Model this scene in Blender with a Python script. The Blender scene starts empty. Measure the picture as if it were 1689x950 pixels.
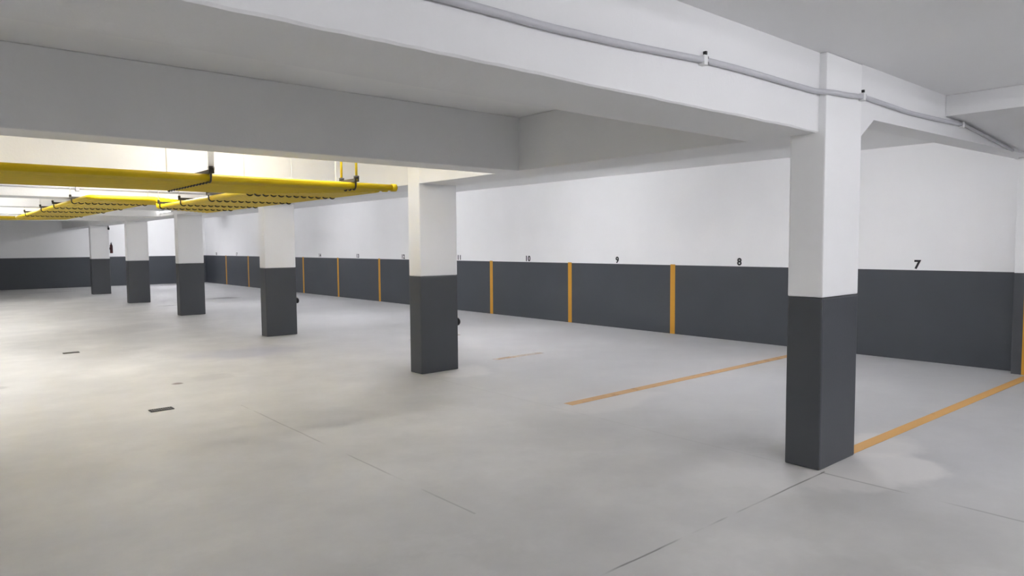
import bpy, bmesh, math, random
from mathutils import Vector, Matrix
random.seed(4)
scene = bpy.context.scene
COL = scene.collection

# ------------------------------------------------------------------ camera, world, exposure
# x = across the hall (towards the numbered wall), y = down the hall, z = up, metres
CAM_H, YAW, PITCH, ROLL, F_PX = 1.5788, 0.7118, 0.0621, -0.0076, 1156.44
fw0 = Vector((math.sin(YAW), math.cos(YAW), 0)); rt0 = Vector((math.cos(YAW), -math.sin(YAW), 0)); up0 = Vector((0, 0, 1))
fw = fw0 * math.cos(PITCH) - up0 * math.sin(PITCH)
up1 = up0 * math.cos(PITCH) + fw0 * math.sin(PITCH)
rt = rt0 * math.cos(ROLL) + up1 * math.sin(ROLL)
up = up1 * math.cos(ROLL) - rt0 * math.sin(ROLL)
cd = bpy.data.cameras.new('camera'); cam = bpy.data.objects.new('camera', cd); COL.objects.link(cam)
cd.sensor_width = 36.0; cd.sensor_fit = 'HORIZONTAL'; cd.lens = 36.0 * F_PX / 1689.0; cd.clip_start = 0.05; cd.clip_end = 200
m = Matrix((rt, up, -fw)).transposed().to_4x4(); m.translation = Vector((0, 0, CAM_H)); cam.matrix_world = m
scene.camera = cam
w = bpy.data.worlds.new('world'); scene.world = w; w.use_nodes = True
w.node_tree.nodes['Background'].inputs[0].default_value = (0.05, 0.05, 0.05, 1)
w.node_tree.nodes['Background'].inputs[1].default_value = 0.1
vs = scene.view_settings
vs.view_transform = 'Standard'; vs.look = 'None'; vs.gamma = 1.0; vs.use_curve_mapping = False
vs.exposure = 3.05
# lamps: (x, y, direction, emission strength, colour); unseen, several added as fill
COOL = (0.955, 0.958, 1.0); NEUT = (1.0, 0.988, 0.968)
LAMPS = [
    (3.3, 0.55, 'x', 4.0, COOL),
    (-2.5, -2.5, 'y', 16, COOL),  # unseen, behind the camera, for fill light
    (5.9, 0.2, 'x', 4.6, COOL),  # added out of view to light the near column's face at a slant
    (1, -1.8, 'x', 15, COOL),  # added behind the camera to fill column, floor and soffits
    (4.6, -1.8, 'x', 19, COOL),  # added behind the camera, fill for the near column and floor
    (7.7, -3, 'x', 26, COOL),  # added fill lamp, far behind the camera to the right
    (-3, 0.3, 'y', 13, COOL),  # added at the left, brightens the near column's aisle face
    (-4, 4, 'y', 9, NEUT),  # added out of view to lift floor and beam between the first beams
    (2.8, 7.5, 'x', 9.5, NEUT), (3.0, 6.2, 'x', 9.5, NEUT),
    (2.4, 10.5, 'x', 24, NEUT),
    (1, 13.9, 'x', 12.0, NEUT),
    (1, 17, 'x', 33.2, NEUT),
    (1, 20.3, 'x', 22.8, NEUT),
    (2, 24, 'x', 21.4, NEUT),
    (-1.2, 6.9, 'y', 27, NEUT),  # added at the left to light the columns' aisle faces
    (-2.5, 10.8, 'x', 38, NEUT),  # added fill from the left for the column row
    (-2.5, 13.9, 'x', 36, NEUT),  # added fill from the left, farther down the hall
    (7.3, 4.2, 'y', 18, COOL),
    (7.3, 9, 'y', 25, COOL),
    (7.3, 14, 'y', 25, COOL),
    (7.3, 19, 'y', 23, COOL),
    (7.3, 24.5, 'y', 17.5, COOL),
    (7.7, 29.9, 'x', 39, COOL),
]

# ------------------------------------------------------------------ measures
SLAB, WALLX, ENDY, LEFTX, BACKY = 2.845, 10.082, 32.55, -7.0, -5.0
BAND = 1.199
CY = [2.220, 7.148, 11.999, 17.096, 21.975, 27.074]; CX, CDX, CDY = 4.703, 0.553, 0.2516
BZ = 2.315          # underside of the beams
STRIPE0, BAY = 7.398, 2.5

# ------------------------------------------------------------------ materials
def new_mat(name):
    mt = bpy.data.materials.new(name); mt.use_nodes = True
    nt = mt.node_tree; nt.nodes.clear()
    o = nt.nodes.new('ShaderNodeOutputMaterial'); b = nt.nodes.new('ShaderNodeBsdfPrincipled')
    nt.links.new(b.outputs[0], o.inputs[0])
    return mt, nt, b
def N(nt, t, **kw):
    n = nt.nodes.new(t)
    for k, v in kw.items(): setattr(n, k, v)
    return n
def math_(nt, op, a, b=None, c=None, clamp=False):
    n = N(nt, 'ShaderNodeMath', operation=op, use_clamp=clamp)
    for i, v in enumerate((a, b, c)):
        if v is None: continue
        if isinstance(v, (int, float)): n.inputs[i].default_value = v
        else: nt.links.new(v, n.inputs[i])
    return n.outputs[0]
def mix_(nt, fac, a, b, blend='MIX'):
    n = N(nt, 'ShaderNodeMix', data_type='RGBA', blend_type=blend)
    for s, v in ((n.inputs[0], fac), (n.inputs[6], a), (n.inputs[7], b)):
        if isinstance(v, (int, float)): s.default_value = v
        elif isinstance(v, tuple): s.default_value = (*v, 1) if len(v) == 3 else v
        else: nt.links.new(v, s)
    return n.outputs[2]
def noise_(nt, vec, scale, detail=4, rough=0.55):
    n = N(nt, 'ShaderNodeTexNoise'); n.inputs['Scale'].default_value = scale
    n.inputs['Detail'].default_value = detail; n.inputs['Roughness'].default_value = rough
    nt.links.new(vec, n.inputs['Vector']); return n.outputs[0]
def ramp_(nt, fac, p0, p1):
    n = N(nt, 'ShaderNodeMapRange', clamp=True)
    n.inputs[1].default_value = p0; n.inputs[2].default_value = p1
    nt.links.new(fac, n.inputs[0]); return n.outputs[0]
def wpos(nt):
    return N(nt, 'ShaderNodeNewGeometry').outputs['Position']
def paint(name, col, rough=0.6, var=0.04, bump=0.15, scale=1.3, spec=0.3):
    mt, nt, b = new_mat(name); p = wpos(nt)
    n1 = noise_(nt, p, scale, 5); n2 = noise_(nt, p, 55, 3)
    c = mix_(nt, n1, tuple(v * (1 - var) for v in col), tuple(min(1, v * (1 + var)) for v in col))
    nt.links.new(c, b.inputs['Base Color']); b.inputs['Roughness'].default_value = rough
    b.inputs['Specular IOR Level'].default_value = spec
    bp = N(nt, 'ShaderNodeBump'); bp.inputs['Strength'].default_value = bump; bp.inputs['Distance'].default_value = 0.004
    nt.links.new(n2, bp.inputs['Height']); nt.links.new(bp.outputs[0], b.inputs['Normal'])
    return mt
def plain(name, col, rough=0.5, metal=0.0, spec=0.4):
    mt, nt, b = new_mat(name); p = wpos(nt)
    n1 = noise_(nt, p, 9, 3)
    c = mix_(nt, n1, tuple(v * 0.93 for v in col), tuple(min(1, v * 1.07) for v in col))
    nt.links.new(c, b.inputs['Base Color']); b.inputs['Roughness'].default_value = rough
    b.inputs['Metallic'].default_value = metal; b.inputs['Specular IOR Level'].default_value = spec
    return mt
M = {}
M['white'] = paint('white_wall_paint', (0.86, 0.86, 0.862))
M['beam'] = paint('white_concrete_paint', (0.80, 0.80, 0.805), bump=0.3, scale=0.9)
M['slab'] = paint('white_ceiling_paint', (0.84, 0.84, 0.84), bump=0.3, scale=0.6)
M['dark'] = paint('dark_grey_wall_paint', (0.062, 0.068, 0.079), rough=0.42, var=0.1, spec=0.35)
M['dark_col'] = paint('dark_grey_column_paint', (0.070, 0.074, 0.083), rough=0.42, var=0.08, spec=0.35)
M['orange'] = paint('orange_wall_paint', (0.60, 0.30, 0.035), rough=0.5, var=0.06)
M['black_ink'] = plain('black_stencil_paint', (0.012, 0.012, 0.014), 0.6)
M['yellow'] = plain('yellow_pipe_paint', (0.60, 0.43, 0.006), 0.42, 0.0, 0.22)
M['clamp'] = plain('dark_clamp_steel', (0.035, 0.028, 0.02), 0.5)
M['steel'] = plain('zinc_hanger_steel', (0.62, 0.60, 0.52), 0.45, 0.0)
M['yellow_rod'] = plain('yellow_painted_rod', (0.62, 0.47, 0.02), 0.4)
M['pvc'] = plain('white_plastic_conduit', (0.54, 0.54, 0.57), 0.5)
M['grey_plastic'] = plain('grey_plastic_clip', (0.5, 0.5, 0.52), 0.5)
M['iron'] = plain('black_cast_iron', (0.012, 0.012, 0.012), 0.5)
M['iron_bar'] = plain('grey_grate_bar', (0.10, 0.095, 0.085), 0.5)
M['rubber'] = plain('black_rubber', (0.008, 0.008, 0.009), 0.35)
M['red'] = plain('dark_red_enamel', (0.10, 0.02, 0.02), 0.4)
M['housing'] = plain('white_lamp_housing', (0.8, 0.8, 0.8), 0.4)

def floor_material():
    mt, nt, b = new_mat('polished_concrete'); p = wpos(nt)
    sx = N(nt, 'ShaderNodeSeparateXYZ'); nt.links.new(p, sx.inputs[0]); X, Y = sx.outputs[0], sx.outputs[1]
    warp = noise_(nt, p, 2.2, 4); fine = noise_(nt, p, 14, 5); mid = noise_(nt, p, 0.55, 5, 0.6); broad = noise_(nt, p, 0.16, 3)
    c = mix_(nt, ramp_(nt, mid, 0.36, 0.62), (0.425, 0.420, 0.407), (0.56, 0.55, 0.53))
    c = mix_(nt, ramp_(nt, broad, 0.4, 0.62), c, (0.52, 0.517, 0.508))
    patch = noise_(nt, p, 1.3, 6, 0.62)
    c = mix_(nt, math_(nt, 'MULTIPLY', ramp_(nt, patch, 0.48, 0.66), 0.38), c, (0.40, 0.395, 0.39))
    c = mix_(nt, math_(nt, 'MULTIPLY', ramp_(nt, patch, 0.47, 0.36), 0.3), c, (0.63, 0.62, 0.60))
    c = mix_(nt, math_(nt, 'MULTIPLY', fine, 0.10), c, (0.36, 0.355, 0.345))
    # cooler, bluish concrete in the parking bays
    bay = ramp_(nt, math_(nt, 'ADD', X, math_(nt, 'MULTIPLY', warp, 1.6)), 4.6, 6.6)
    c = mix_(nt, math_(nt, 'MULTIPLY', bay, 0.5), c, (0.48, 0.485, 0.51))
    def spot(x, y, rx, ry, col, amt, wob=0.5, soft=0.55):
        nonlocal c
        dx = math_(nt, 'DIVIDE', math_(nt, 'SUBTRACT', X, x), rx); dy = math_(nt, 'DIVIDE', math_(nt, 'SUBTRACT', Y, y), ry)
        r = math_(nt, 'SQRT', math_(nt, 'ADD', math_(nt, 'MULTIPLY', dx, dx), math_(nt, 'MULTIPLY', dy, dy)))
        r = math_(nt, 'ADD', r, math_(nt, 'MULTIPLY', math_(nt, 'SUBTRACT', noise_(nt, p, 1.1 / max(rx, ry), 4), 0.5), wob * 2))
        f = N(nt, 'ShaderNodeMapRange', clamp=True, interpolation_type='SMOOTHSTEP'); f.inputs[1].default_value = 1.0; f.inputs[2].default_value = soft
        nt.links.new(r, f.inputs[0])
        c = mix_(nt, math_(nt, 'MULTIPLY', f.outputs[0], amt), c, col)
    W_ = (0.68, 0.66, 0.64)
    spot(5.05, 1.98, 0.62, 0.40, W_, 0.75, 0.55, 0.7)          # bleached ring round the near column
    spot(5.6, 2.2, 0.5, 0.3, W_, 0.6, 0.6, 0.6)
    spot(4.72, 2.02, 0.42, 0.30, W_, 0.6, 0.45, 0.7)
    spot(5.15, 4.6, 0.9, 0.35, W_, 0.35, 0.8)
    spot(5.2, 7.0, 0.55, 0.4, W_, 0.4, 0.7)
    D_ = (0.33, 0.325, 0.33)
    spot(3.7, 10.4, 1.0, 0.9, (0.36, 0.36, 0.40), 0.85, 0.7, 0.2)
    spot(2.31, 8.62, 0.075, 0.075, (0.13, 0.09, 0.08), 0.85, 0.3, 0.5)   # brown stain
    spot(2.75, 8.75, 0.3, 0.25, D_, 0.3, 0.8)
    spot(0.72, 9.75, 0.12, 0.12, D_, 0.6, 0.4)
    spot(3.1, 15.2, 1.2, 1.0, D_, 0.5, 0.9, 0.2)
    spot(7.4, 22.0, 0.7, 0.5, (0.16, 0.15, 0.15), 0.75, 0.7, 0.2)
    spot(5.3, 20.35, 0.32, 0.2, (0.14, 0.135, 0.13), 0.75, 0.4, 0.3)
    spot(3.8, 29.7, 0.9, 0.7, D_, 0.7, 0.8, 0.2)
    spot(8.4, 8.6, 1.3, 0.9, (0.43, 0.42, 0.43), 0.5, 0.8, 0.2)
    spot(7.0, 3.6, 1.0, 0.5, (0.43, 0.43, 0.445), 0.45, 0.8, 0.2)
    spot(4.2, 3.0, 0.8, 0.25, (0.41, 0.405, 0.405), 0.4, 0.9, 0.2)
    # saw cuts, worn away in places
    worn = noise_(nt, p, 1.7, 2)
    def cut(coord, at, other, lo, hi, amt, wd=0.005):
        nonlocal c
        d = math_(nt, 'ABSOLUTE', math_(nt, 'SUBTRACT', coord, math_(nt, 'ADD', math_(nt, 'MULTIPLY', warp, 0.02), at - 0.01)))
        f = N(nt, 'ShaderNodeMapRange', clamp=True); f.inputs[1].default_value = wd * 1.8; f.inputs[2].default_value = wd * 0.6
        nt.links.new(d, f.inputs[0])
        g = math_(nt, 'MULTIPLY', math_(nt, 'GREATER_THAN', other, lo), math_(nt, 'LESS_THAN', other, hi))
        g = math_(nt, 'MULTIPLY', math_(nt, 'MULTIPLY', f.outputs[0], g), math_(nt, 'MULTIPLY', ramp_(nt, worn, 0.36, 0.48), amt))
        c = mix_(nt, g, c, (0.16, 0.155, 0.145))
    cut(Y, 2.19, X, -3, 4.72, 0.85)
    cut(X, 4.69, Y, -3, 2.2, 0.45, 0.008)
    cut(X, 2.46, Y, 3.2, 7.0, 0.4, 0.006)
    cut(X, 4.69, Y, 2.5, 7.1, 0.12, 0.008)
    nt.links.new(c, b.inputs['Base Color'])
    rr = N(nt, 'ShaderNodeMapRange'); rr.inputs[3].default_value = 0.46; rr.inputs[4].default_value = 0.66; nt.links.new(mid, rr.inputs[0])
    nt.links.new(rr.outputs[0], b.inputs['Roughness']); b.inputs['Specular IOR Level'].default_value = 0.28
    bp = N(nt, 'ShaderNodeBump'); bp.inputs['Strength'].default_value = 0.05; bp.inputs['Distance'].default_value = 0.01
    nt.links.new(fine, bp.inputs['Height']); nt.links.new(bp.outputs[0], b.inputs['Normal'])
    return mt
M['floor'] = floor_material()

def worn_paint(name, col, keep):
    """orange floor paint rubbed off in flecks: keep = share that is left"""
    mt, nt, b = new_mat(name); p = wpos(nt)
    n1 = noise_(nt, p, 5, 6, 0.7); n2 = noise_(nt, p, 0.9, 2)
    b.inputs['Base Color'].default_value = (*col, 1); b.inputs['Roughness'].default_value = 0.55
    f = ramp_(nt, math_(nt, 'ADD', n1, math_(nt, 'MULTIPLY', n2, 0.6)), 0.8 - 0.45 * keep - 0.25, 0.8 - 0.45 * keep + 0.25)
    t = N(nt, 'ShaderNodeBsdfTransparent'); mx = N(nt, 'ShaderNodeMixShader')
    nt.links.new(math_(nt, 'MULTIPLY', f, min(1.0, keep + 0.1)), mx.inputs[0]); nt.links.new(t.outputs[0], mx.inputs[1]); nt.links.new(b.outputs[0], mx.inputs[2])
    out = [n for n in nt.nodes if n.type == 'OUTPUT_MATERIAL'][0]; nt.links.new(mx.outputs[0], out.inputs[0])
    return mt
M['line_fresh'] = worn_paint('orange_floor_paint', (0.72, 0.40, 0.12), 0.86)
M['line_worn'] = worn_paint('worn_orange_floor_paint', (0.73, 0.45, 0.21), 0.62)
M['line_ghost'] = worn_paint('nearly_gone_orange_floor_paint', (0.88, 0.62, 0.38), 0.25)

def glow(name, col, strength):
    mt = bpy.data.materials.new(name); mt.use_nodes = True; nt = mt.node_tree; nt.nodes.clear()
    o = nt.nodes.new('ShaderNodeOutputMaterial'); e = nt.nodes.new('ShaderNodeEmission')
    e.inputs[0].default_value = (*col, 1); e.inputs[1].default_value = strength; nt.links.new(e.outputs[0], o.inputs[0])
    return mt

# ------------------------------------------------------------------ mesh helpers
def box(bm, x0, x1, y0, y1, z0, z1):
    v = [bm.verts.new((x, y, z)) for z in (z0, z1) for y in (y0, y1) for x in (x0, x1)]
    for f in ((0, 2, 3, 1), (4, 5, 7, 6), (0, 1, 5, 4), (2, 6, 7, 3), (0, 4, 6, 2), (1, 3, 7, 5)):
        bm.faces.new([v[i] for i in f])
def prism(bm, pts, axis, a0, a1):
    """polygon pts swept along an axis: axis 'x' pts=(y,z); 'y' pts=(x,z); 'z' pts=(x,y)"""
    def P(p, a): return {'x': (a, p[0], p[1]), 'y': (p[0], a, p[1]), 'z': (p[0], p[1], a)}[axis]
    A = [bm.verts.new(P(p, a0)) for p in pts]; B = [bm.verts.new(P(p, a1)) for p in pts]
    n = len(pts)
    bm.faces.new(A); bm.faces.new(B[::-1])
    for i in range(n): bm.faces.new((A[i], B[i], B[(i + 1) % n], A[(i + 1) % n]))
def fillet(pts, r, seg=4):
    P = [Vector(p) for p in pts]; out = [P[0]]
    for i in range(1, len(P) - 1):
        a = (P[i - 1] - P[i]); b = (P[i + 1] - P[i]); d = min(r, a.length * 0.49, b.length * 0.49)
        a0 = P[i] + a.normalized() * d; b0 = P[i] + b.normalized() * d
        for k in range(seg + 1):
            t = k / seg; out.append(a0 * (1 - t) ** 2 + P[i] * 2 * t * (1 - t) + b0 * t * t)
    out.append(P[-1]); return out
def tube(bm, pts, r, n=10, caps=True):
    pts = [Vector(p) for p in pts]; rings = []
    t0 = (pts[1] - pts[0]).normalized()
    u = t0.orthogonal().normalized()
    for i, p in enumerate(pts):
        t = ((pts[min(i + 1, len(pts) - 1)] - pts[max(i - 1, 0)])).normalized()
        u = (u - t * u.dot(t)).normalized(); v = t.cross(u)
        rings.append([bm.verts.new(p + (u * math.cos(2 * math.pi * k / n) + v * math.sin(2 * math.pi * k / n)) * r) for k in range(n)])
    for A, B in zip(rings, rings[1:]):
        for k in range(n): bm.faces.new((A[k], A[(k + 1) % n], B[(k + 1) % n], B[k])).smooth = True
    if caps: bm.faces.new(rings[0][::-1]); bm.faces.new(rings[-1])
def lathe(bm, prof, origin, axis, n=20):
    """prof: (radius, height along axis)"""
    ax = Vector(axis).normalized(); u = ax.orthogonal().normalized(); v = ax.cross(u); o = Vector(origin); rings = []
    for r, h in prof:
        rings.append([bm.verts.new(o + ax * h + (u * math.cos(2 * math.pi * k / n) + v * math.sin(2 * math.pi * k / n)) * max(r, 1e-4)) for k in range(n)])
    for A, B in zip(rings, rings[1:]):
        for k in range(n): bm.faces.new((A[k], A[(k + 1) % n], B[(k + 1) % n], B[k])).smooth = True
    bm.faces.new(rings[0][::-1]); bm.faces.new(rings[-1])
def link(name, bm, mat, parent=None, bevel=0.0, loc=None):
    if bevel: bmesh.ops.bevel(bm, geom=[e for e in bm.edges], offset=bevel, segments=2, affect='EDGES', profile=0.6)
    bmesh.ops.recalc_face_normals(bm, faces=bm.faces)
    me = bpy.data.meshes.new(name); bm.to_mesh(me); bm.free(); me.materials.append(mat)
    o = bpy.data.objects.new(name, me); COL.objects.link(o)
    if parent is not None: o.parent = parent
    if loc is not None: o.location = loc
    return o
def empty(name, loc=(0, 0, 0)):
    o = bpy.data.objects.new(name, None); COL.objects.link(o); o.location = loc; o.empty_display_size = 0.1
    return o
def tag(o, label, cat, group=None):
    o['label'] = label; o['category'] = cat; o['kind'] = 'thing'
    if group: o['group'] = group
    return o
def struct(name, bm, mat, bevel=0.0):
    o = link(name, bm, mat, None, bevel); o['kind'] = 'structure'; return o
def BM(): return bmesh.new()
def copy_tree(o, parent=None):
    c = o.copy(); COL.objects.link(c); c.parent = parent
    for ch in list(o.children): copy_tree(ch, c)
    return c

# ------------------------------------------------------------------ the room
bm = BM(); box(bm, LEFTX - .2, WALLX + .2, BACKY - .2, ENDY + .2, -0.2, 0.0); floor = struct('floor', bm, M['floor'])
bm = BM(); box(bm, LEFTX - .2, WALLX + .2, BACKY - .2, ENDY + .2, SLAB + .0005, SLAB + 0.2); ceiling = struct('ceiling', bm, M['slab'])
bm = BM(); box(bm, WALLX, WALLX + .2, BACKY, ENDY, 0, SLAB); wall_right = struct('wall_right', bm, M['white'])
bm = BM(); box(bm, LEFTX - .2, LEFTX, BACKY, ENDY, 0, SLAB); wall_left = struct('wall_left', bm, M['white'])
bm = BM(); box(bm, LEFTX - .2, WALLX + .2, ENDY, ENDY + .2, 0, SLAB); wall_back = struct('wall_back', bm, M['white'])
bm = BM(); box(bm, LEFTX - .2, WALLX + .2, BACKY - .2, BACKY, 0, SLAB); wall_front = struct('wall_front', bm, M['white'])
# dark grey painted bands (a film of paint on each wall)
def band(wall, *b):
    bm = BM(); box(bm, *b); o = link('painted_band', bm, M['dark'], wall); o['label'] = 'dark grey painted lower band'; return o
band(wall_right, WALLX - .004, WALLX, BACKY, ENDY, 0.0, BAND)
band(wall_back, LEFTX, WALLX - .004, ENDY - .004, ENDY, 0.0, BAND)
band(wall_left, LEFTX, LEFTX + .004, BACKY, ENDY - .004, 0.0, BAND)
band(wall_front, LEFTX + .004, WALLX - .004, BACKY, BACKY + .004, 0.0, BAND)
# orange bay stripes on the numbered wall
for n in range(-1, 10):
    y = STRIPE0 + BAY * n
    bm = BM(); box(bm, WALLX - .007, WALLX - .003, y - .05, y + .05, 0.0, BAND + .012)
    o = link('bay_stripe', bm, M['orange'], wall_right); o['label'] = 'orange painted bay stripe'
# painted bay numbers
def number(txt, y, z=1.222, size=0.155):
    cu = bpy.data.curves.new('bay_number', 'FONT'); cu.body = txt; cu.size = size; cu.align_x = 'CENTER'; cu.extrude = 0.001; cu.offset = 0.006
    cu.space_character = 1.12
    cu.materials.append(M['black_ink'])
    o = bpy.data.objects.new('bay_number', cu); COL.objects.link(o); o.parent = wall_right
    o.matrix_local = Matrix(((0, 0, -1, WALLX - .002), (-1, 0, 0, y), (0, 1, 0, z), (0, 0, 0, 1)))
    o['label'] = 'black painted bay number ' + txt
for txt, y in (('7', 3.505), ('8', 6.114), ('9', 8.66), ('10', 11.16), ('11', 13.62), ('12', 16.14), ('13', 18.64), ('14', 21.14),
               ('15', 23.64), ('16', 26.14), ('17', 28.64), ('18', 31.1)):
    number(txt, y)
# orange floor lines
def floor_line(x0, y0, x1, y1, wd, mat, lab):
    d = Vector((x1 - x0, y1 - y0, 0)).normalized(); n = Vector((-d.y, d.x, 0)) * wd / 2
    bm = BM(); prism(bm, [(x0 - n.x, y0 - n.y), (x1 - n.x, y1 - n.y), (x1 + n.x, y1 + n.y), (x0 + n.x, y0 + n.y)], 'z', 0.0005, 0.002)
    o = link('parking_line', bm, M[mat], floor); o['label'] = lab
floor_line(5.27, 2.285, 9.86, 2.19, 0.10, 'line_fresh', 'bright orange parking line from the near column')
floor_line(4.87, 4.815, 10.05, 4.82, 0.12, 'line_worn', 'worn orange parking line')
floor_line(6.05, 7.40, 6.95, 7.40, 0.11, 'line_ghost', 'almost rubbed-off trace of an orange parking line')
floor_line(6.3, 9.90, 7.3, 9.90, 0.11, 'line_ghost', 'almost rubbed-off trace of an orange parking line')

# ------------------------------------------------------------------ beams
def beam(label, *b, bev=0.008):
    bm = BM(); box(bm, *b); o = link('ceiling_beam', bm, M['beam'], None, bev); return tag(o, label, 'beam')
LX = CX + 0.002
EX = LEFTX + 0.02
bm = BM(); rings = []; ns = 150; rr_ = random.Random(7); dz = dy = 0.0
for k in range(ns + 1):
    x = EX + (LX - EX) * k / ns; dz = dz * .7 + rr_.uniform(-.0035, .0035); dy = dy * .7 + rr_.uniform(-.002, .002)
    rings.append([bm.verts.new(q) for q in ((x, 2.27, SLAB), (x, 2.27 + dy, BZ + .012 + dz), (x, 2.279 + dy, BZ + .002 + dz * .6), (x, 2.40, BZ), (x, 2.796, BZ + .001), (x, 2.80, BZ + .005), (x, 2.80, SLAB))])
for A_, B_ in zip(rings, rings[1:]):
    for k in range(7): bm.faces.new((A_[k], B_[k], B_[(k + 1) % 7], A_[(k + 1) % 7]))
bm.faces.new(rings[0]); bm.faces.new(rings[-1][::-1])
near_beam = tag(link('ceiling_beam', bm, M['beam']), 'wide white beam crossing overhead into the near column, a conduit along its bright side', 'beam')
beam('grey shaded beam behind the near beam, crossing just in front of the yellow pipes', EX, LX, 5.33, 5.69, BZ, SLAB)
beam('brightly lit white beam just behind the nearest run of yellow pipes', EX, LX, 8.70, 9.06, BZ, SLAB)
far_beam = beam('lit white beam with a thin conduit, seen under the first run of yellow pipes', EX, LX, 12.07, 12.60, BZ, SLAB)
beam('glaring white beam behind the one with the thin conduit, at the left edge', EX, LX, 15.18, 15.54, BZ, SLAB)
beam('second glaring white beam behind the conduit beam, at the left edge', EX, LX, 18.46, 18.82, BZ, SLAB)
beam('farthest visible white beam above the turning yellow pipes at the left edge', EX, LX, 22.02, 22.55, BZ, SLAB)
# beam over the column row, one span between each two columns
ends = [c + CDY for c in CY]; spans = [(ends[i], CY[i + 1]) for i in range(5)] + [(ends[5], ENDY - .001)]
names = ['first and second', 'second and third', 'third and fourth', 'fourth and fifth', 'fifth and sixth']
for i, (a, b) in enumerate(spans):
    lab = ('white beam over the column row between the %s columns from the camera' % names[i]) if i < 5 else 'white beam over the column row from the last column to the end wall'
    beam(lab, LX, CX + CDX - .003, a + .0005, b - .0005, BZ + .001, SLAB)
# shallower beam from the near column to the wall pier, with a small haunch at the column
bm = BM()
prism(bm, [(CX + CDX - .015, SLAB), (CX + CDX - .015, BZ + .015), (CX + CDX, BZ + .03), (CX + CDX + .20, 2.475), (9.88, 2.545), (WALLX - .005, 2.545), (WALLX - .005, SLAB)], 'y', 2.2192, 2.45)
bay_beam = tag(link('ceiling_beam', bm, M['beam'], None, 0.0), 'white beam with a small haunch running from the near column to the right wall', 'beam')
# dropped sloping slab over the near bay at the right
bm = BM()
prism(bm, [(6.93, SLAB), (6.93, 2.665), (7.4, 2.665), (8.9, 2.56), (WALLX - .005, 2.55), (WALLX - .005, SLAB)], 'y', -1.5, 2.2185)
tag(link('dropped_soffit', bm, M['beam'], None, 0.006), 'dropped white ceiling soffit with a grey underside at the upper right', 'soffit')

# pier on the right wall, with its own stripe
pier = empty('wall_pier', (9.98, 2.2, 0)); tag(pier, 'shallow wall pier at the right edge with an orange stripe', 'pier')
bm = BM(); box(bm, -.10, .098, -.17, .185, BAND, 2.544); link('upper_shaft', bm, M['white'], pier, 0.006)['label'] = 'white painted upper pier'
bm = BM(); box(bm, -.10, .094, -.17, .185, 0.0, BAND); link('lower_shaft', bm, M['dark_col'], pier, 0.006)['label'] = 'dark grey painted lower pier'
bm = BM(); box(bm, -.104, -.099, -.02, .08, 0.0, BAND + .01); link('bay_stripe', bm, M['orange'], pier)['label'] = 'orange painted stripe'

# ------------------------------------------------------------------ columns
labels = ['nearest concrete column, white above dark grey, with a bleached patch around its foot',
          'second concrete column from the camera, standing beyond the tip of the yellow pipes',
          'third concrete column from the camera, in the middle of the row of six',
          'fourth concrete column from the camera, right of the fifth column',
          'fifth concrete column from the camera, second from the far end',
          'farthest concrete column of the row, with a dark hanging cable and a red extinguisher']
column0 = empty('concrete_column', (CX, CY[0], 0))
bm = BM(); box(bm, 0, CDX, 0, CDY, BAND, SLAB); link('upper_shaft', bm, M['white'], column0, 0.012)['label'] = 'white painted upper shaft'
bm = BM(); box(bm, -.001, CDX + .001, -.001, CDY + .001, 0.0, BAND); link('lower_shaft', bm, M['dark_col'], column0, 0.014)['label'] = 'dark grey painted lower shaft'
for i, y in enumerate(CY):
    o = column0 if i == 0 else copy_tree(column0)
    o.location = (CX, y, 0); tag(o, labels[i], 'column', 'row of concrete columns')

# black fittings low on the bay side of the second and third columns
fit0 = empty('socket_fitting', (CX + CDX + .001, CY[1] + .06, 0.60))
bm = BM(); lathe(bm, [(0.045, 0), (0.045, 0.012), (0.038, 0.016)], (0, 0, 0), (1, 0, 0)); link('back_plate', bm, M['rubber'], fit0)
bm = BM(); lathe(bm, [(0.032, 0.014), (0.048, 0.026), (0.050, 0.042), (0.038, 0.056), (0.012, 0.062)], (0, 0, 0), (1, 0, 0)); link('knob', bm, M['rubber'], fit0)
bm = BM(); lathe(bm, [(0.012, 0), (0.012, 0.02)], (0.03, -.01, 0.05), (0, 0, 1), 10); link('nipple', bm, M['steel'], fit0)['label'] = 'pale metal nipple'
tag(fit0, 'small round black fitting on the bay side of the second column', 'fitting')
fit1 = copy_tree(fit0); fit1.location = (CX + CDX + .001, CY[2] + .06, 0.60); tag(fit1, 'small round black fitting on the bay side of the third column', 'fitting')

# extinguisher and cable at the last column
ext = empty('fire_extinguisher', (CX + CDX + .075, CY[5] + .10, 1.38))
bm = BM(); lathe(bm, [(0.036, 0), (0.045, 0.012), (0.045, 0.25), (0.036, 0.285), (0.02, 0.30)], (0, 0, 0), (0, 0, 1)); link('cylinder', bm, M['red'], ext)
bm = BM(); lathe(bm, [(0.02, 0.298), (0.02, 0.335), (0.012, 0.34)], (0, 0, 0), (0, 0, 1), 12); box(bm, -.012, .012, -.07, .02, .338, .352); box(bm, -.012, .012, -.075, .02, .362, .374)
link('valve', bm, M['rubber'], ext)
bm = BM(); tube(bm, fillet([(0.0, -.02, .325), (0.0, -.085, .315), (0.0, -.085, .06)], .04), 0.011, 8); link('hose', bm, M['rubber'], ext)
bm = BM(); box(bm, -.074, -.040, -.03, .03, .12, .20); link('bracket', bm, M['iron'], ext)
tag(ext, 'small dark red fire extinguisher hung on the side of the farthest column', 'fire extinguisher')
bm = BM(); tube(bm, fillet([(5.235, 27.062, 2.82), (5.225, 27.06, 2.5), (5.245, 27.06, 2.3), (5.25, 27.06, 2.24)], .1), 0.013, 8)
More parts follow.
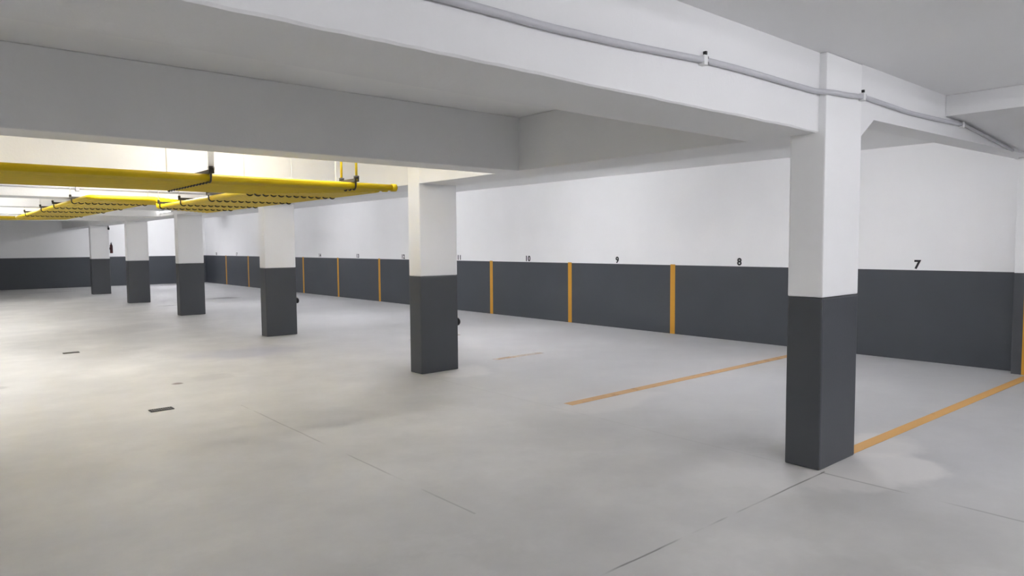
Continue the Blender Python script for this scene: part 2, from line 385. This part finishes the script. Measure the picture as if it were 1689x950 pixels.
lathe(bm, [(0.014, 0), (0.03, -.015), (0.03, -.07), (0.02, -.085)], (5.25, 27.045, 2.26), (0, 0, 1), 12)
tag(link('hanging_cable', bm, M['iron'], None), 'dark cable hanging down the top of the farthest column', 'cable')

# ------------------------------------------------------------------ conduits
def clip(x, y, z, parent, ax=-1):
    bm = BM(); box(bm, x - .018, x + .018, y + ax * .034, y + .004, z - .03, z + .024); link('clip', bm, M['housing'], parent, 0.004)
    bm = BM(); box(bm, x + .019, x + .028, y + ax * .030, y + .003, z - .022, z + .02); box(bm, x + .022, x + .036, y + ax * .016, y + .003, z + .034, z + .052)
    link('clip_screw', bm, M['iron'], parent)['label'] = 'dark screw slot of the clip'
cond = empty('cable_conduit', (0, 0, 0))
fy = 2.27 - .017; cy_ = CY[0] - .017; by_ = 2.2192 - .017
pts = [(EX + .1, fy, 2.46), (-1.5, fy, 2.47), (0.6, fy, 2.50), (1.64, fy, 2.525), (2.15, fy, 2.522), (2.6, fy, 2.535), (3.0, fy, 2.554), (3.33, fy, 2.572), (3.7, fy, 2.579), (4.25, fy, 2.577), (4.62, fy, 2.577),
       (4.74, cy_, 2.58), (5.0, cy_, 2.592), (5.22, cy_, 2.612), (5.6, by_, 2.605), (6.1, by_, 2.597), (6.6, by_, 2.610), (7.0, by_, 2.622), (7.3, by_, 2.634)]
bm = BM(); tube(bm, fillet(pts, .12, 3), 0.0175, 12); link('tube', bm, M['pvc'], cond)
bm = BM(); tube(bm, fillet([(7.3, by_, 2.634), (7.6, by_, 2.622), (8.2, by_, 2.578), (8.9, by_, 2.53)], .1, 3), 0.0155, 10); link('tube', bm, M['grey_plastic'], cond)['label'] = 'grey end of the conduit under the soffit'
clip(3.33, 2.268, 2.572, cond); clip(5.215, 2.218, 2.612, cond); clip(7.30, 2.217, 2.634, cond)
tag(cond, 'long white cable conduit clipped along the near beam and across the near column', 'conduit')
cond2 = empty('cable_conduit', (0, 12.07, 0))
bm = BM(); tube(bm, [(EX + .1, -.017, 2.45), (1.0, -.017, 2.457), (2.4, -.017, 2.45), (4.68, -.017, 2.44)], 0.0155, 8); link('tube', bm, M['pvc'], cond2)
bm = BM(); box(bm, 1.93, 1.98, -.05, .0, 2.41, 2.49); link('clip', bm, M['pvc'], cond2, 0.004)
tag(cond2, 'thin white conduit clipped along the far beam below the yellow pipes', 'conduit')

# ------------------------------------------------------------------ yellow pipe bank
NP, SP, PR = 15, 0.085, 0.032
Y1, Z1 = 6.09, 2.15                 # first run (along x), nearest pipe
Z2 = 2.26                           # higher second level
NSTRAIGHT = 3
GP = 'yellow pipe bank'
for i in range(NP):
    y = Y1 + SP * i; bm = BM()
    if i < NSTRAIGHT:
        tube(bm, [(EX, y, Z1), (3.72 - .05 * i, y, Z1)], PR, 10)
        lathe(bm, [(PR + .006, 0), (PR + .006, .05), (PR * .7, .06)], (3.72 - .05 * i - .04, y, Z1), (1, 0, 0), 12)
        tag(link('yellow_pipe', bm, M['yellow'], None), 'yellow steel pipe with a capped right end, at the near edge of the pipe bank', 'pipe', 'capped yellow pipes')
    else:
        j = NP - 1 - i              # 0 = far pipe, turns first
        x2 = 2.76 + SP * j; yc = 10.92 + SP * j; x3 = 1.90 + SP * j; yl = 20.0 - SP * j
        path = [(EX, y, Z1), (x2, y, Z1), (x2, yc, Z1), (x2, yc, Z2), (x3, yc, Z2), (x3, yl, Z2), (EX, yl, Z2)]
        tube(bm, fillet(path, 0.075, 3), PR, 10)
        tag(link('yellow_pipe', bm, M['yellow'], None), 'long yellow steel pipe of the dense bank that turns away down the hall', 'pipe', 'yellow pipes turning down the hall')
HG = 'pipe hangers on the yellow bank'
def hanger(label, along, at, lo, hi, z, rods, rodmat='yellow_rod'):
    """a channel across the pipes with a dark U clamp round each pipe, hung from the slab on two rods"""
    root = empty('pipe_hanger', (0, 0, 0)); tag(root, label, 'pipe hanger', HG)
    def bx(a0, a1, w0, w1, z0, z1):
        bm = BM(); box(bm, *((a0, a1, w0, w1) if along == 'x' else (w0, w1, a0, a1)), z0, z1); return bm
    link('channel', bx(lo - .06, hi + .06, at - .022, at + .022, z + PR + .002, z + PR + .032), M['clamp'], root)
    k = 0; p = lo
    while p < hi + .001:
        bm = BM(); R = PR + .006
        pts = []
        for s in range(9):
            a = math.pi + math.pi * s / 8
            q = p + R * math.cos(a); zz = z + R * math.sin(a)
            pts.append((q, at, zz) if along == 'x' else (at, q, zz))
        first, last = pts[0], pts[-1]
        pts = [(first[0], first[1], z + PR + .03)] + pts + [(last[0], last[1], z + PR + .03)]
        tube(bm, pts, 0.008, 6); 
        link('clamp', bm, M['clamp'], root)
        p += SP
    for q, strap in rods:
        bm = BM()
        if strap: box(bm, *((q - .02, q + .02, at - .004, at + .004) if along == 'x' else (at - .024, at + .024, q - .004, q + .004)), z + PR + .03, SLAB)
        else: tube(bm, [((q, at, z + PR + .01) if along == 'x' else (at, q, z + PR + .01)), ((q, at, SLAB) if along == 'x' else (at, q, SLAB))], 0.012 if rodmat == 'yellow_rod' else 0.006, 8)
        link('rod', bm, M[rodmat], root)
        bm = BM(); a0 = (q, at) if along == 'x' else (at, q)
        rn = 0.026 if strap or rodmat == 'yellow_rod' else 0.016
        lathe(bm, [(rn, 0), (rn, 0.028), (rn * .6, 0.03)], (a0[0], a0[1], z + PR + .03), (0, 0, 1), 6); link('nut', bm, M['clamp'], root)
    return root
e1 = Y1 + SP * (NP - 1)
hanger('black clamp hanger with a pale strap across the first run of yellow pipes', 'y', 1.94, Y1, e1, Z1, [(Y1 - .05, 1), (e1 + .05, 0)], 'housing')
hanger('pipe hanger across the first run of yellow pipes, outside the left edge', 'y', -0.9, Y1, e1, Z1, [(Y1 - .05, 1), (e1 + .05, 0)], 'housing')
hanger('short hanger on two yellow rods near the capped ends of the yellow pipes', 'y', 3.27, Y1, Y1 + SP * 2, Z1, [(Y1 - .05, 0), (Y1 + SP * 2 + .08, 0)])
x2a, x2b = 2.76, 2.76 + SP * 11
for lab, yy in (('first row of dark clamps where the yellow bank turns down the hall', 7.40), ('second row of dark clamps under the yellow bank past its turn', 8.60),
                ('third row of dark clamps under the yellow bank past its turn', 9.72), ('fourth row of dark clamps, just before the yellow pipes step up', 10.70)):
    hanger(lab, 'x', yy, x2a, x2b, Z1, [(x2a - .05, 0), (x2b + .05, 0)], 'housing')
x3a, x3b = 1.90, 1.90 + SP * 11
for lab, yy in (('first clamp row on the higher far stretch of yellow pipes, before the far beam', 11.98), ('second clamp row on the higher far stretch of yellow pipes, past the far beam', 13.6),
                ('third clamp row on the higher far stretch of yellow pipes', 15.0), ('fourth clamp row on the higher far stretch, at the left edge', 17.2)):
    hanger(lab, 'x', yy, x3a, x3b, Z2, [(x3a - .05, 0), (x3b + .05, 0)], 'housing')

# ------------------------------------------------------------------ floor drains
def drain(x, y, label):
    root = empty('drain_grate', (x, y, 0)); tag(root, label, 'drain grate')
    hx, hy = 0.105, 0.052
    bm = BM(); box(bm, -hx, hx, -hy, hy, 0.0006, 0.002); link('dark_plate', bm, M['iron'], root)['label'] = 'flat black plate under the bars, painted shade of the hollow'  # flat black sheet stands in for the shade of a recess
    bm = BM(); t = .008
    box(bm, -hx, hx, -hy, -hy + t, 0.002, .008); box(bm, -hx, hx, hy - t, hy, 0.002, .008)
    box(bm, -hx, -hx + t, -hy + t, hy - t, 0.002, .008); box(bm, hx - t, hx, -hy + t, hy - t, 0.002, .008)
    link('frame', bm, M['iron'], root)
    bm = BM()
    for k in range(9):
        xx = -hx + .024 + k * (2 * hx - .048) / 8; box(bm, xx - .004, xx + .004, -hy + t, hy - t, 0.002, .007)
    link('bars', bm, M['iron_bar'], root)
drain(1.808, 7.325, 'black slotted floor drain grate nearer the camera')
drain(1.81, 12.26, 'farther floor drain grate, a thin dark slot beyond the brown stain')

# ------------------------------------------------------------------ lamps
LG = 'ceiling batten lamps'
glows = {}
def lamp(x, y, d, s, col, label=None):
    root = empty('unseen_batten_lamp', (x, y, SLAB))
    tag(root, label or 'unseen slim white batten lamp on the slab, of a set with added fill lamps', 'lamp', LG)
    if d == 'y': root.rotation_euler.z = math.pi / 2
    bm = BM(); box(bm, -.62, .62, -.045, .045, -.045, -.0005); link('housing', bm, M['housing'], root, 0.004)
    for s_ in (-1, 1):
        bm = BM(); box(bm, s_ * .594 - .016, s_ * .594 + .016, -.016, .016, -.082, -.0455); link('end_cap', bm, M['housing'], root, 0.003)
    n = 8; pr = [(0.026 * math.cos(math.pi * 2 * k / n), -.068 + 0.020 * math.sin(math.pi * 2 * k / n)) for k in range(n)]
    bm = BM(); prism(bm, pr, 'x', -.578, .578)
    key = (s, col)
    if key not in glows: glows[key] = glow('lamp_glow', col, s)
    link('tube', bm, glows[key], root)
for L in LAMPS: lamp(*L)
# slim strip lamp fixed to the side of the column-row beam
root = empty('strip_lamp', (LX, 18.43, 2.41)); tag(root, 'slim lit strip lamp under the yellow pipes, between the fourth and fifth columns', 'lamp')
bm = BM(); box(bm, -.03, -.0005, -.98, .98, -.02, .02); link('housing', bm, M['housing'], root, 0.003)
n = 8; pr = [(-.046 + 0.016 * math.cos(math.pi * 2 * k / n), 0.016 * math.sin(math.pi * 2 * k / n)) for k in range(n)]
bm = BM(); prism(bm, pr, 'y', -.95, .95); link('tube', bm, glow('strip_glow', NEUT, 0.8), root)
